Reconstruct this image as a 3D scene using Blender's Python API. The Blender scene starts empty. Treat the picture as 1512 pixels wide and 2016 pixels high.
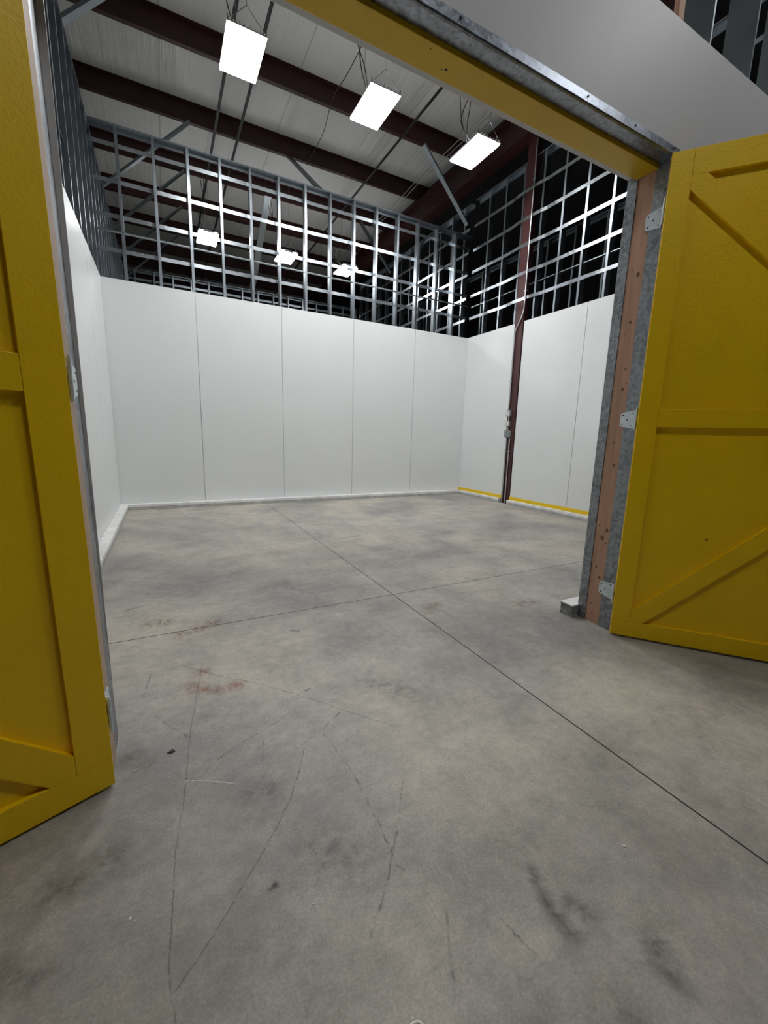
import bpy, bmesh, math, random
from mathutils import Vector, Matrix, Euler
random.seed(7)
S = bpy.context.scene
COL = S.collection
R90 = math.pi / 2

# ------------------------------------------------------------------ helpers
def new_obj(name, bm, mat, parent=None, smooth=False):
    me = bpy.data.meshes.new(name)
    bmesh.ops.recalc_face_normals(bm, faces=bm.faces)
    bm.to_mesh(me); bm.free()
    if mat: me.materials.append(mat)
    if smooth:
        for p in me.polygons: p.use_smooth = True
    o = bpy.data.objects.new(name, me); COL.objects.link(o)
    if parent: 
        o.parent = parent
        o.matrix_parent_inverse = Matrix.Identity(4)
    return o

def empty(name, loc=(0, 0, 0), rz=0.0):
    o = bpy.data.objects.new(name, None); COL.objects.link(o)
    o.empty_display_size = 0.1
    o.location = loc; o.rotation_euler = (0, 0, rz)
    return o

def tag(o, label, cat, group=None, kind=None):
    o['label'] = label; o['category'] = cat
    if group: o['group'] = group
    if kind: o['kind'] = kind
    return o

def box(bm, a, b, bevel=0.0):
    a = Vector(a); b = Vector(b)
    c = (a + b) / 2; d = b - a
    r = bmesh.ops.create_cube(bm, size=1.0)
    vs = r['verts']
    for v in vs:
        v.co = Vector((v.co.x * d.x + c.x, v.co.y * d.y + c.y, v.co.z * d.z + c.z))
    if bevel > 0:
        es = set()
        for v in vs:
            for e in v.link_edges: es.add(e)
        bmesh.ops.bevel(bm, geom=list(es), offset=bevel, segments=2, affect='EDGES', profile=0.5)
    return bm

def extrude_poly(bm, pts, axis_o, u, v, w):
    """closed 2D polygon pts in (u,v) at axis_o, extruded along vector w"""
    axis_o = Vector(axis_o); u = Vector(u); v = Vector(v); w = Vector(w)
    A = [bm.verts.new(axis_o + u * p[0] + v * p[1]) for p in pts]
    B = [bm.verts.new(axis_o + u * p[0] + v * p[1] + w) for p in pts]
    n = len(pts)
    for i in range(n):
        j = (i + 1) % n
        bm.faces.new((A[i], A[j], B[j], B[i]))
    bm.faces.new(A[::-1]); bm.faces.new(B)
    return bm

def c_profile(web, fl, lip, t=0.002):
    """C stud: web runs along v from 0..web at u=0, flanges extend +u"""
    return [(0, 0), (fl, 0), (fl, lip), (fl - t, lip), (fl - t, t), (t, t), (t, web - t), (fl - t, web - t),
            (fl - t, web - lip), (fl, web - lip), (fl, web), (0, web)]

def u_profile(web, fl, t=0.002):
    return [(0, 0), (web, 0), (web, fl), (web - t, fl), (web - t, t), (t, t), (t, fl), (0, fl)]

def tube(bm, pts, r, seg=8):
    pts = [Vector(p) for p in pts]
    rings = []
    prev = None
    for i, p in enumerate(pts):
        if i == 0: d = pts[1] - pts[0]
        elif i == len(pts) - 1: d = pts[-1] - pts[-2]
        else: d = (pts[i + 1] - p).normalized() + (p - pts[i - 1]).normalized()
        d.normalize()
        if prev is None:
            ref = Vector((0, 0, 1)) if abs(d.z) < 0.9 else Vector((1, 0, 0))
            a = d.cross(ref).normalized()
        else:
            a = (prev - d * prev.dot(d)).normalized()
        prev = a
        b = d.cross(a)
        rings.append([bm.verts.new(p + (a * math.cos(2 * math.pi * k / seg) + b * math.sin(2 * math.pi * k / seg)) * r) for k in range(seg)])
    for i in range(len(rings) - 1):
        for k in range(seg):
            j = (k + 1) % seg
            bm.faces.new((rings[i][k], rings[i][j], rings[i + 1][j], rings[i + 1][k]))
    bm.faces.new(rings[0][::-1]); bm.faces.new(rings[-1])
    return bm

def smooth_path(pts, n=6):
    P = [Vector(p) for p in pts]
    Q = [P[0]] + P + [P[-1]]
    out = []
    for i in range(1, len(Q) - 2):
        for k in range(n):
            t = k / n
            a, b, c, d = Q[i - 1], Q[i], Q[i + 1], Q[i + 2]
            out.append(0.5 * ((2 * b) + (c - a) * t + (2 * a - 5 * b + 4 * c - d) * t * t + (3 * b - a - 3 * c + d) * t ** 3))
    out.append(P[-1])
    return out

def disc(bm, c, n, r, h, seg=12):
    c = Vector(c); n = Vector(n).normalized()
    tube(bm, [c, c + n * h], r, seg)

# ------------------------------------------------------------------ materials
def mat(name):
    m = bpy.data.materials.new(name); m.use_nodes = True
    nt = m.node_tree
    b = nt.nodes['Principled BSDF']
    return m, nt, b

def N(nt, t, **kw):
    n = nt.nodes.new(t)
    for k, v in kw.items():
        setattr(n, k, v)
    return n

def noise(nt, scale, detail=4, rough=0.55, vec=None, dims='3D'):
    n = N(nt, 'ShaderNodeTexNoise'); n.noise_dimensions = dims
    n.inputs['Scale'].default_value = scale; n.inputs['Detail'].default_value = detail
    n.inputs['Roughness'].default_value = rough
    if vec is not None: nt.links.new(vec, n.inputs['Vector'])
    return n

def ramp(nt, fac, stops):
    r = N(nt, 'ShaderNodeValToRGB')
    el = r.color_ramp.elements
    while len(el) > len(stops): el.remove(el[-1])
    while len(el) < len(stops): el.new(0.5)
    for e, (p, c) in zip(el, stops):
        e.position = p
        e.color = (c, c, c, 1) if isinstance(c, (int, float)) else (*c, 1)
    nt.links.new(fac, r.inputs['Fac'])
    return r

def mixc(nt, fac, a, b, mode='MIX'):
    m = N(nt, 'ShaderNodeMix'); m.data_type = 'RGBA'; m.blend_type = mode
    m.clamp_factor = True
    for sock, val in ((m.inputs[0], fac), (m.inputs[6], a), (m.inputs[7], b)):
        if isinstance(val, bpy.types.NodeSocket): nt.links.new(val, sock)
        elif isinstance(val, (int, float)): sock.default_value = val
        else: sock.default_value = (*val, 1)
    return m.outputs[2]

def math_n(nt, op, a, b=None, c=None, clamp=False):
    m = N(nt, 'ShaderNodeMath'); m.operation = op; m.use_clamp = clamp
    for s, v in zip(m.inputs, (a, b, c)):
        if v is None: continue
        if isinstance(v, bpy.types.NodeSocket): nt.links.new(v, s)
        else: s.default_value = v
    return m.outputs[0]

def bump(nt, b, h, strength, dist=0.01):
    n = N(nt, 'ShaderNodeBump'); n.inputs['Strength'].default_value = strength
    n.inputs['Distance'].default_value = dist
    nt.links.new(h, n.inputs['Height']); nt.links.new(n.outputs[0], b.inputs['Normal'])
    return n

def obj_vec(nt, scale=(1, 1, 1)):
    tc = N(nt, 'ShaderNodeTexCoord'); mp = N(nt, 'ShaderNodeMapping')
    mp.inputs['Scale'].default_value = scale
    nt.links.new(tc.outputs['Object'], mp.inputs['Vector'])
    return mp.outputs[0]

def simple(name, col, rough=0.5, metal=0.0, var=0.0, nscale=8, bstr=0.0, bscale=60, spec=None):
    m, nt, b = mat(name)
    b.inputs['Base Color'].default_value = (*col, 1)
    b.inputs['Roughness'].default_value = rough
    b.inputs['Metallic'].default_value = metal
    if spec is not None: b.inputs['Specular IOR Level'].default_value = spec
    v = obj_vec(nt)
    if var > 0:
        n = noise(nt, nscale, 5, 0.6, v)
        r = ramp(nt, n.outputs['Fac'], [(0.3, tuple(c * (1 - var) for c in col)), (0.7, tuple(min(1, c * (1 + var)) for c in col))])
        nt.links.new(r.outputs[0], b.inputs['Base Color'])
    if bstr > 0:
        n2 = noise(nt, bscale, 3, 0.5, v)
        bump(nt, b, n2.outputs['Fac'], bstr, 0.004)
    return m

def galvanised(name, col, rough, var=0.06, spangle=35, scuff=False, plain=False):
    m, nt, b = mat(name)
    b.inputs['Metallic'].default_value = 1.0
    v = obj_vec(nt)
    vo = N(nt, 'ShaderNodeTexVoronoi'); vo.inputs['Scale'].default_value = spangle
    nt.links.new(v, vo.inputs['Vector'])
    sep = N(nt, 'ShaderNodeSeparateColor'); nt.links.new(vo.outputs['Color'], sep.inputs[0])
    n = noise(nt, 5, 5, 0.6, v)
    k_ = 0.35 if scuff or var > 0.3 else 0.03
    f = math_n(nt, 'ADD', math_n(nt, 'MULTIPLY', sep.outputs[0], k_), math_n(nt, 'MULTIPLY', n.outputs['Fac'], 1 - k_))
    lo = tuple(c * (1 - var) for c in col); hi = tuple(min(1, c * (1 + var)) for c in col)
    r = ramp(nt, f, [(0.3, lo), (0.75, hi)])
    base = r.outputs[0]
    rr = N(nt, 'ShaderNodeMapRange'); rr.inputs['To Min'].default_value = rough * 0.75; rr.inputs['To Max'].default_value = rough * 1.35
    nt.links.new(f, rr.inputs['Value'])
    ro = rr.outputs[0]
    if scuff:
        vs = obj_vec(nt, (1.0, 9.0, 1.6))
        ns = noise(nt, 14, 6, 0.7, vs)
        sc = ramp(nt, ns.outputs['Fac'], [(0.60, 0.0), (0.68, 1.0)])
        base = mixc(nt, math_n(nt, 'MULTIPLY', sc.outputs[0], 0.55), base, (0.62, 0.62, 0.6))
        me = math_n(nt, 'SUBTRACT', 1.0, math_n(nt, 'MULTIPLY', sc.outputs[0], 0.8))
        nt.links.new(me, b.inputs['Metallic'])
    nt.links.new(base, b.inputs['Base Color']); nt.links.new(ro, b.inputs['Roughness'])
    n3 = noise(nt, 1.0, 2, 0.4, obj_vec(nt, (3, 3, 1.5)))
    bump(nt, b, n3.outputs['Fac'], 0.12, 0.02)
    return m

M = {}
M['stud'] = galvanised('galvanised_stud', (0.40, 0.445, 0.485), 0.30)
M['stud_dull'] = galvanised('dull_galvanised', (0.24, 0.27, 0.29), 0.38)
M['strap'] = galvanised('galvanised_strap', (0.56, 0.60, 0.64), 0.27)
M['jamb'] = galvanised('scuffed_jamb_steel', (0.29, 0.31, 0.33), 0.5, var=0.35, spangle=60, scuff=True)
M['headsteel'] = galvanised('header_steel', (0.31, 0.34, 0.39), 0.36, var=0.32, spangle=70)
M['zinc'] = simple('zinc_hinge', (0.66, 0.74, 0.78), 0.42, 0.5, 0.12, 40)
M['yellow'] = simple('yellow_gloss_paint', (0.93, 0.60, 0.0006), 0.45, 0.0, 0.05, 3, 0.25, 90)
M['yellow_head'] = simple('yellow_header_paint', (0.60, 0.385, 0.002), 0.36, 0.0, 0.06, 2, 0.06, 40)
M['yellow_strip'] = simple('yellow_floor_strip', (0.78, 0.53, 0.004), 0.4)
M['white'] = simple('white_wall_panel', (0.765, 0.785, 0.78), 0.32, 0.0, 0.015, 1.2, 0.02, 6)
M['white_shaded'] = simple('shaded_front_panel', (0.50, 0.50, 0.508), 0.5, 0.0, 0.02, 1.2, 0.04, 120)  # same white panel as elsewhere, colour darkened to stand in for dimmer light
M['curb'] = simple('white_painted_curb', (0.80, 0.80, 0.79), 0.6, 0.0, 0.14, 9, 0.3, 30)
M['curb_low'] = simple('grey_lower_curb', (0.46, 0.46, 0.45), 0.65, 0.0, 0.2, 9, 0.3, 30)  # lower board set darker than the upper one
M['maroon'] = simple('dark_red_steel_paint', (0.034, 0.0065, 0.0065), 0.5, 0.0, 0.15, 3)
M['maroon_col'] = simple('dark_red_column_paint', (0.060, 0.018, 0.018), 0.42, 0.0, 0.15, 5)
M['black'] = simple('black_strap', (0.012, 0.012, 0.013), 0.55)
M['cord'] = simple('black_cord', (0.02, 0.02, 0.02), 0.5)
M['wire'] = simple('steel_wire', (0.25, 0.25, 0.26), 0.35, 0.8)
M['emt'] = galvanised('conduit_steel', (0.62, 0.64, 0.65), 0.32, 0.1)
M['boxsteel'] = galvanised('outlet_box_steel', (0.55, 0.57, 0.58), 0.4, 0.1)
M['boxgrey'] = simple('grey_cover_plate', (0.22, 0.24, 0.25), 0.45, 0.3, 0.05)
M['recept'] = simple('white_receptacle', (0.72, 0.72, 0.70), 0.35)
M['hole'] = simple('dark_hole', (0.008, 0.008, 0.008), 0.8)
M['fixture'] = simple('white_fixture_metal', (0.6, 0.6, 0.6), 0.35)
M['chip'] = simple('white_paint_chip', (0.85, 0.84, 0.80), 0.6)
M['darkchip'] = simple('dark_debris', (0.03, 0.028, 0.026), 0.7)
M['shade_wall'] = simple('shaded_building_wall', (0.035, 0.037, 0.038), 0.8, 0.0, 0.2, 1.0)  # near-black colour stands in for the unlit space beyond the studs
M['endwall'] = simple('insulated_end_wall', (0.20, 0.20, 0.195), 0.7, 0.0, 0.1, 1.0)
M['rawedge'] = simple('pale_plywood_edge', (0.50, 0.40, 0.30), 0.7, 0.0, 0.1, 20)

# emission
m, nt, b = mat('led_lens')
b.inputs['Base Color'].default_value = (0.9, 0.9, 0.9, 1)
b.inputs['Emission Color'].default_value = (0.99, 0.995, 1.0, 1)
b.inputs['Emission Strength'].default_value = 66.0
M['led'] = m
m2 = m.copy(); m2.name = 'led_lens_corridor'; m2.node_tree.nodes['Principled BSDF'].inputs['Emission Strength'].default_value = 45.0; M['led_dim'] = m2
m3 = m.copy(); m3.name = 'led_added_uplight'; m3.node_tree.nodes['Principled BSDF'].inputs['Emission Strength'].default_value = 12.0; M['led_added'] = m3  # added glow on the fixture tops, put in to brighten the ceiling

# wood with knots
def wood_mat(name, c1, c2):
    m, nt, b = mat(name)
    v = obj_vec(nt, (14, 14, 1.0))
    n = noise(nt, 2.2, 6, 0.6, v)
    r = ramp(nt, n.outputs['Fac'], [(0.3, c1), (0.7, c2)])
    v2 = obj_vec(nt, (1, 9, 3.2))
    vo = N(nt, 'ShaderNodeTexVoronoi'); vo.inputs['Scale'].default_value = 1.3
    vo.inputs['Randomness'].default_value = 1.0
    nt.links.new(v2, vo.inputs['Vector'])
    k = ramp(nt, vo.outputs['Distance'], [(0.03, 1.0), (0.09, 0.0)])
    col = mixc(nt, math_n(nt, 'MULTIPLY', k.outputs[0], 0.8), r.outputs[0], (0.09, 0.035, 0.02))
    n4 = noise(nt, 2.0, 3, 0.5, obj_vec(nt, (1, 5, 1)))
    k2 = ramp(nt, n4.outputs['Fac'], [(0.6, 0.0), (0.75, 0.45)])
    col = mixc(nt, k2.outputs[0], col, (0.10, 0.07, 0.05))
    nt.links.new(col, b.inputs['Base Color'])
    b.inputs['Roughness'].default_value = 0.65
    bump(nt, b, n.outputs['Fac'], 0.2, 0.003)
    return m
M['wood_pale'] = wood_mat('pale_jamb_wood', (0.38, 0.27, 0.19), (0.48, 0.35, 0.25))
M['wood'] = wood_mat('jamb_wood', (0.42, 0.235, 0.155), (0.56, 0.335, 0.235))

# ceiling insulation
m, nt, b = mat('ceiling_insulation_vinyl')
v = obj_vec(nt)
n1 = noise(nt, 0.9, 3, 0.5, v)
r = ramp(nt, n1.outputs['Fac'], [(0.3, (0.57, 0.575, 0.56)), (0.7, (0.64, 0.64, 0.625))])
tc = N(nt, 'ShaderNodeTexCoord'); sx = N(nt, 'ShaderNodeSeparateXYZ'); nt.links.new(tc.outputs['Object'], sx.inputs[0])
fx = math_n(nt, 'FRACT', math_n(nt, 'DIVIDE', math_n(nt, 'ADD', sx.outputs[0], 0.975), 1.85))
dseam = math_n(nt, 'ABSOLUTE', math_n(nt, 'SUBTRACT', fx, 0.999))
seam = ramp(nt, dseam, [(0.0, 1.0), (0.012, 0.0)])
col = mixc(nt, math_n(nt, 'MULTIPLY', seam.outputs[0], 0.55), r.outputs[0], (0.12, 0.12, 0.12))
nt.links.new(col, b.inputs['Base Color'])
b.inputs['Roughness'].default_value = 0.42
vw = obj_vec(nt, (9, 0.35, 1))
n2 = noise(nt, 1.4, 4, 0.6, vw)
n5 = noise(nt, 0.8, 2, 0.5, v)
h = math_n(nt, 'ADD', math_n(nt, 'MULTIPLY', n2.outputs['Fac'], n5.outputs['Fac']), math_n(nt, 'MULTIPLY', n5.outputs['Fac'], 1.5))
bump(nt, b, h, 0.5, 0.06)
M['ceiling'] = m

# concrete floor: joints, scratches, stains laid out in floor metres
m, nt, b = mat('polished_concrete')
tc = N(nt, 'ShaderNodeTexCoord')
P0 = tc.outputs['Object']
def falloff(d, r0, r1):
    mr = N(nt, 'ShaderNodeMapRange'); mr.interpolation_type = 'SMOOTHSTEP'
    nt.links.new(d, mr.inputs['Value'])
    mr.inputs['From Min'].default_value = r0; mr.inputs['From Max'].default_value = r1
    mr.inputs['To Min'].default_value = 1; mr.inputs['To Max'].default_value = 0
    return mr.outputs[0]
nA = noise(nt, 0.9, 6, 0.62, P0); nB = noise(nt, 3.2, 8, 0.68, P0); nC = noise(nt, 22, 6, 0.7, P0); nD = noise(nt, 140, 3, 0.6, P0)
base = ramp(nt, nA.outputs['Fac'], [(0.36, (0.285, 0.268, 0.252)), (0.5, (0.40, 0.376, 0.334)), (0.62, (0.50, 0.462, 0.388))]).outputs[0]
mB = ramp(nt, nB.outputs['Fac'], [(0.34, 0.62), (0.5, 1.0), (0.66, 1.25)]).outputs[0]
base = mixc(nt, 0.6, base, mB, 'MULTIPLY')
mC = ramp(nt, nC.outputs['Fac'], [(0.32, 0.62), (0.52, 1.0), (0.7, 1.3)]).outputs[0]
base = mixc(nt, 0.42, base, mC, 'MULTIPLY')
mD = ramp(nt, nD.outputs['Fac'], [(0.3, 0.72), (0.7, 1.22)]).outputs[0]
base = mixc(nt, 0.6, base, mD, 'MULTIPLY')
# brushed wear streaks
st = noise(nt, 2.0, 6, 0.7, obj_vec(nt, (1.2, 7, 1)))
stm = ramp(nt, st.outputs['Fac'], [(0.55, 0.0), (0.75, 0.45)]).outputs[0]
base = mixc(nt, stm, base, (0.24, 0.232, 0.225))
# reddish and grey-blue tints
n6 = noise(nt, 1.3, 3, 0.5, obj_vec(nt, (1, 1, 3)))
base = mixc(nt, ramp(nt, n6.outputs['Fac'], [(0.58, 0.0), (0.75, 0.22)]).outputs[0], base, (0.43, 0.33, 0.27))
SCR = [
 [(0.71,-4.77),(0.63,-5.26),(0.6,-5.54),(0.57,-5.74),(0.56,-5.87),(0.55,-6.02),(0.56,-6.12)],
 [(0.55,-4.67),(0.73,-4.89),(0.91,-5.06),(1.08,-5.25),(1.25,-5.47),(1.36,-5.59)],
 [(0.99,-5.54),(0.91,-5.69),(0.82,-5.81),(0.66,-5.98),(0.56,-6.07)],
]
SCR2 = [
 [(1.02,-5.32),(0.83,-5.4),(0.72,-5.45),(0.64,-5.52)], [(0.51,-5.12),(0.62,-5.3)],
 [(1.18,-5.41),(1.07,-5.48),(0.96,-5.53)], [(1.08,-5.5),(1.1,-5.69),(1.1,-5.87),(1.09,-6.02)], [(1.07,-6.03),(1.1,-6.07)],
 [(1.24,-5.82),(1.1,-6.01),(1.01,-6.11),(0.94,-6.18)], [(1.25,-6.27),(1.26,-6.33),(1.27,-6.36)], [(1.14,-6.2),(1.07,-6.32)],
 [(0.64,-5.53),(0.60,-5.50)], [(0.5,-3.9),(0.79,-3.78)], [(0.87,-5.42),(0.84,-5.54)], [(0.49,-4.75),(0.46,-4.97)],
 [(0.16,-1.3),(2.34,-1.12),(4.21,-1.31)], [(0.70,-4.36),(0.95,-4.28)],
]
# saw-cut control joints
sx = N(nt, 'ShaderNodeSeparateXYZ'); nt.links.new(P0, sx.inputs[0])
jd = falloff(math_n(nt, 'MINIMUM', math_n(nt, 'ABSOLUTE', math_n(nt, 'SUBTRACT', sx.outputs[0], 2.0)), math_n(nt, 'ABSOLUTE', math_n(nt, 'ADD', sx.outputs[1], 4.37))), 0.0022, 0.0045)
base = mixc(nt, jd, base, (0.012, 0.011, 0.010))
nt.links.new(base, b.inputs['Base Color'])
rr = N(nt, 'ShaderNodeMapRange'); rr.inputs['To Min'].default_value = 0.40; rr.inputs['To Max'].default_value = 0.62
nt.links.new(nB.outputs['Fac'], rr.inputs['Value']); nt.links.new(rr.outputs[0], b.inputs['Roughness'])
hh = math_n(nt, 'SUBTRACT', math_n(nt, 'MULTIPLY', nC.outputs['Fac'], 0.35), jd)
bump(nt, b, hh, 0.35, 0.004)
M['floor'] = m

# ------------------------------------------------------------------ room constants
W = 5.967          # right wall plane
P4 = 1.2192
HP = 3.045         # top of white panels
ZB = 0.076         # top of curb
HT = 4.84          # top of steel framing
YJ0, YJ1 = -5.405, -5.18   # front and inner faces of the front wall
XL, XR = 0.39, 2.93        # opening
ZH = 2.53

def struct(o, label, cat):
    return tag(o, label, cat, kind='structure')

# floor / ceiling / outer shell
bm = bmesh.new(); box(bm, (-5.2, -11.5, -0.12), (12.2, 11.6, 0.0))
struct(new_obj('floor', bm, M['floor']), 'grey polished concrete floor with saw-cut joints and scuff marks', 'floor')
FLOOR = bpy.data.objects['floor']
def mark_mat(name, col, strength, lo=0.38, hi=0.58, scale=30, stretch=(1, 1, 1)):
    m, nt, b = mat(name)
    b.inputs['Base Color'].default_value = (*col, 1); b.inputs['Roughness'].default_value = 0.55
    at = N(nt, 'ShaderNodeAttribute'); at.attribute_name = 'soft'
    n = noise(nt, scale, 4, 0.7, obj_vec(nt, stretch))
    r = ramp(nt, n.outputs['Fac'], [(lo, 0.12), (hi, 1.0)])
    sq = math_n(nt, 'POWER', at.outputs['Fac'], 1.5)
    f = math_n(nt, 'MULTIPLY', math_n(nt, 'MULTIPLY', sq, r.outputs[0]), strength, clamp=True)
    tr = N(nt, 'ShaderNodeBsdfTransparent'); mx = N(nt, 'ShaderNodeMixShader')
    nt.links.new(f, mx.inputs[0]); nt.links.new(tr.outputs[0], mx.inputs[1]); nt.links.new(b.outputs[0], mx.inputs[2])
    nt.links.new(mx.outputs[0], nt.nodes['Material Output'].inputs['Surface'])
    return m
mark_n = [0]
def ribbon(name, pts, hw, mt, taper=True, wob=0.006):
    """scuff or stain lying on the slab: ribbon fading to nothing at its edges"""
    mark_n[0] += 1
    z = 0.0004 + 0.00004 * (mark_n[0] % 12)
    P = smooth_path([(p[0], p[1], 0) for p in pts], 8)
    rr_ = random.Random(mark_n[0])
    n = len(P); vs = []; al = []
    K = (-1, -0.5, 0, 0.5, 1)
    # round ends
    P = [P[0] + (P[0] - P[1]).normalized() * hw] + P + [P[-1] + (P[-1] - P[-2]).normalized() * hw]
    n = len(P)
    for i, p in enumerate(P):
        d = (P[min(i + 1, n - 1)] - P[max(i - 1, 0)]).normalized(); s_ = Vector((-d.y, d.x, 0))
        w_ = hw * rr_.uniform(0.75, 1.25); off = rr_.uniform(-wob, wob) * 0.4
        for k in K:
            vs.append(p + s_ * (k * w_ + off) + Vector((0, 0, z)))
            al.append(0.0 if abs(k) == 1 or i in (0, n - 1) else (1.0 if k == 0 else 0.6) * (rr_.uniform(0.6, 1.0)))
    fs = []
    m_ = len(K)
    for i in range(n - 1):
        for k in range(m_ - 1): fs.append((i * m_ + k, i * m_ + k + 1, (i + 1) * m_ + k + 1, (i + 1) * m_ + k))
    me = bpy.data.meshes.new(name); me.from_pydata([tuple(v) for v in vs], [], fs)
    at = me.attributes.new('soft', 'FLOAT', 'POINT')
    for i, a_ in enumerate(al): at.data[i].value = a_
    me.materials.append(mt); o = bpy.data.objects.new(name, me); COL.objects.link(o); o.parent = FLOOR
    return o
mk = mark_mat('scuff_line_dark', (0.16, 0.15, 0.133), 0.6, 0.35, 0.5)
mk2 = mark_mat('scuff_line_broken', (0.16, 0.15, 0.13), 0.65, 0.45, 0.6)
mred = mark_mat('red_chalk_stain', (0.42, 0.20, 0.14), 0.85, 0.34, 0.6, 26, (1.6, 0.7, 1))
mred2 = mark_mat('faint_red_stain', (0.36, 0.18, 0.13), 0.7, 0.42, 0.62, 26, (1.6, 0.7, 1))
mdk = mark_mat('grey_stain', (0.20, 0.197, 0.197), 0.55, 0.38, 0.6, 18)
msk = mark_mat('tyre_scuff', (0.16, 0.155, 0.15), 0.7, 0.3, 0.5, 18)
msp = mark_mat('dark_spot', (0.06, 0.058, 0.056), 0.9, 0.42, 0.6, 60)
mdr = mark_mat('dirt_smudge', (0.17, 0.155, 0.135), 0.65, 0.38, 0.6, 14)
mwh = mark_mat('white_smear', (0.58, 0.57, 0.53), 0.85, 0.38, 0.6, 60)
mwl = mark_mat('white_streak', (0.70, 0.69, 0.66), 0.95, 0.3, 0.4, 60)
for p in SCR: ribbon('scratch', p, 0.0034, mk, wob=0.004)
for p in SCR2: ribbon('scratch', p, 0.0055, mk2)
for p in ([(0.71,-5.02),(0.64,-4.96)], [(0.76,-5.04),(0.84,-5.04)], [(0.71,-4.86),(0.68,-4.87)]): ribbon('red_stain', p, 0.06, mred)
for p in ([(2.86,-4.9),(2.72,-4.88)], [(2.19,-4.65),(2.06,-4.7)], [(0.61,-4.41),(0.84,-4.33)], [(0.45,-4.2),(0.56,-4.2)]): ribbon('red_stain', p, 0.08, mred2)
for p in ([(1.40,-5.27),(1.5,-5.42)], [(0.78,-5.64),(0.84,-5.69)], [(0.91,-5.91),(0.99,-5.98)]): ribbon('grey_stain', p, 0.11, mdk)
for p in ([(1.405,-6.22),(1.375,-6.30),(1.375,-6.38)], [(1.425,-6.31),(1.445,-6.36)]): ribbon('tyre_scuff', p, 0.03, msk)
ribbon('tyre_scuff', [(1.53,-6.455),(1.50,-6.515)], 0.055, msk)
for p in ([(0.33,-3.92),(0.42,-3.9)], [(0.41,-3.81),(0.45,-3.81)], [(0.78,-4.03),(0.81,-4.03)], [(0.775,-5.96),(0.79,-5.955)], [(1.1,-5.21),(1.115,-5.205)], [(1.19,-4.62),(1.23,-4.64)]): ribbon('dark_spot', p, 0.014, msp)
for p in ([(0.43,-5.32),(0.48,-5.37)], [(0.42,-5.70),(0.3,-5.74)], [(1.35,-6.50),(1.3,-6.56)], [(0.12,-5.85),(0.30,-5.92)]): ribbon('dirt_smudge', p, 0.08, mdr)
for p in ([(0.40,-5.57),(0.47,-5.585),(0.54,-5.63)], [(0.385,-5.23),(0.42,-5.17),(0.47,-5.16)], [(0.4,-5.4),(0.45,-5.39),(0.49,-5.38)]): ribbon('white_smear', p, 0.012, mwh)
ribbon('white_streak', [(0.6,-5.51),(0.66,-5.538),(0.74,-5.59)], 0.0055, mwl, wob=0.001)
for p in ([(2.09,-2.32),(2.21,-2.68),(2.5,-2.65)], [(0.71,-0.63),(1.16,-0.62)]): ribbon('white_smear', p, 0.03, mwh)

bm = bmesh.new(); box(bm, (-5.2, -11.5, 6.42), (6.0, 11.6, 6.5))
struct(new_obj('ceiling', bm, M['ceiling']), 'white vinyl insulation stretched over the roof purlins', 'ceiling')

def ribbed_wall(name, A, B, z1, mt, label):
    A = Vector(A); B = Vector(B); d = (B - A); L = d.length; d.normalize(); n = Vector((-d.y, d.x, 0))
    pts = []; x = 0; 
    while x < L:
        pts += [(x, 0), (x + 0.24, 0), (x + 0.26, 0.03), (x + 0.30, 0.03), (x + 0.32, 0)]
        x += 0.32
    pts = [p for p in pts if p[0] <= L] + [(L, 0), (L, -0.06), (0, -0.06)]
    bm = bmesh.new(); extrude_poly(bm, pts, A, d, n, (0, 0, z1))
    return struct(new_obj(name, bm, mt), label, 'wall')
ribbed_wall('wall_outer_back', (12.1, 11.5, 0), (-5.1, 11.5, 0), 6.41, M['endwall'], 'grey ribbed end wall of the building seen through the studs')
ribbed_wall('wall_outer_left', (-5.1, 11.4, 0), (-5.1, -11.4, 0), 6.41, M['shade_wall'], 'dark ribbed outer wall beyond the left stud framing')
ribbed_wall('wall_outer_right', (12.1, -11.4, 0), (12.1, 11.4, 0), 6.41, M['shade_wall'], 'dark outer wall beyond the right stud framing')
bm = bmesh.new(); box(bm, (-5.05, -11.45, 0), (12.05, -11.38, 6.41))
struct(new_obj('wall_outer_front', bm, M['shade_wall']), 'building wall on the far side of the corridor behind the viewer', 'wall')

# white panelled walls (10 ft sheets, thin seams)
def panel_run(bm, axis, start, cuts, plane, thick, z0, z1, gap=0.006):
    for a, c in zip(cuts[:-1], cuts[1:]):
        a2 = a + gap / 2; c2 = c - gap / 2
        if axis == 'x': box(bm, (a2, min(plane, plane + thick), z0), (c2, max(plane, plane + thick), z1))
        else: box(bm, (min(plane, plane + thick), a2, z0), (max(plane, plane + thick), c2, z1))
cb = [0.0] + [i * P4 - 0.107 for i in range(1, 5)] + [W]
bm = bmesh.new(); panel_run(bm, 'x', 0, cb, -0.006, 0.0045, ZB, HP)
struct(new_obj('wall_back', bm, M['white']), 'white sheet panel wall across the back of the unit', 'wall')
cl = [YJ1 + 0.01, -4.85, -3.66, -2.44, -1.22, -0.008]
bm = bmesh.new(); panel_run(bm, 'y', 0, cl, 0.0, -0.0045 + 0.009, ZB, HP)
struct(new_obj('wall_left', bm, M['white']), 'white sheet panel wall on the left side of the unit', 'wall')
bm = bmesh.new()
panel_run(bm, 'y', 0, [-1.262, -0.008], W - 0.006, 0.0045, ZB + 0.055, HP)
panel_run(bm, 'y', 0, [YJ1 + 0.01, -3.86, -2.64, -1.463], W - 0.006, 0.0045, ZB + 0.055, HP)
struct(new_obj('wall_right', bm, M['white']), 'white sheet panel wall on the right, split by the red column', 'wall')
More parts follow.
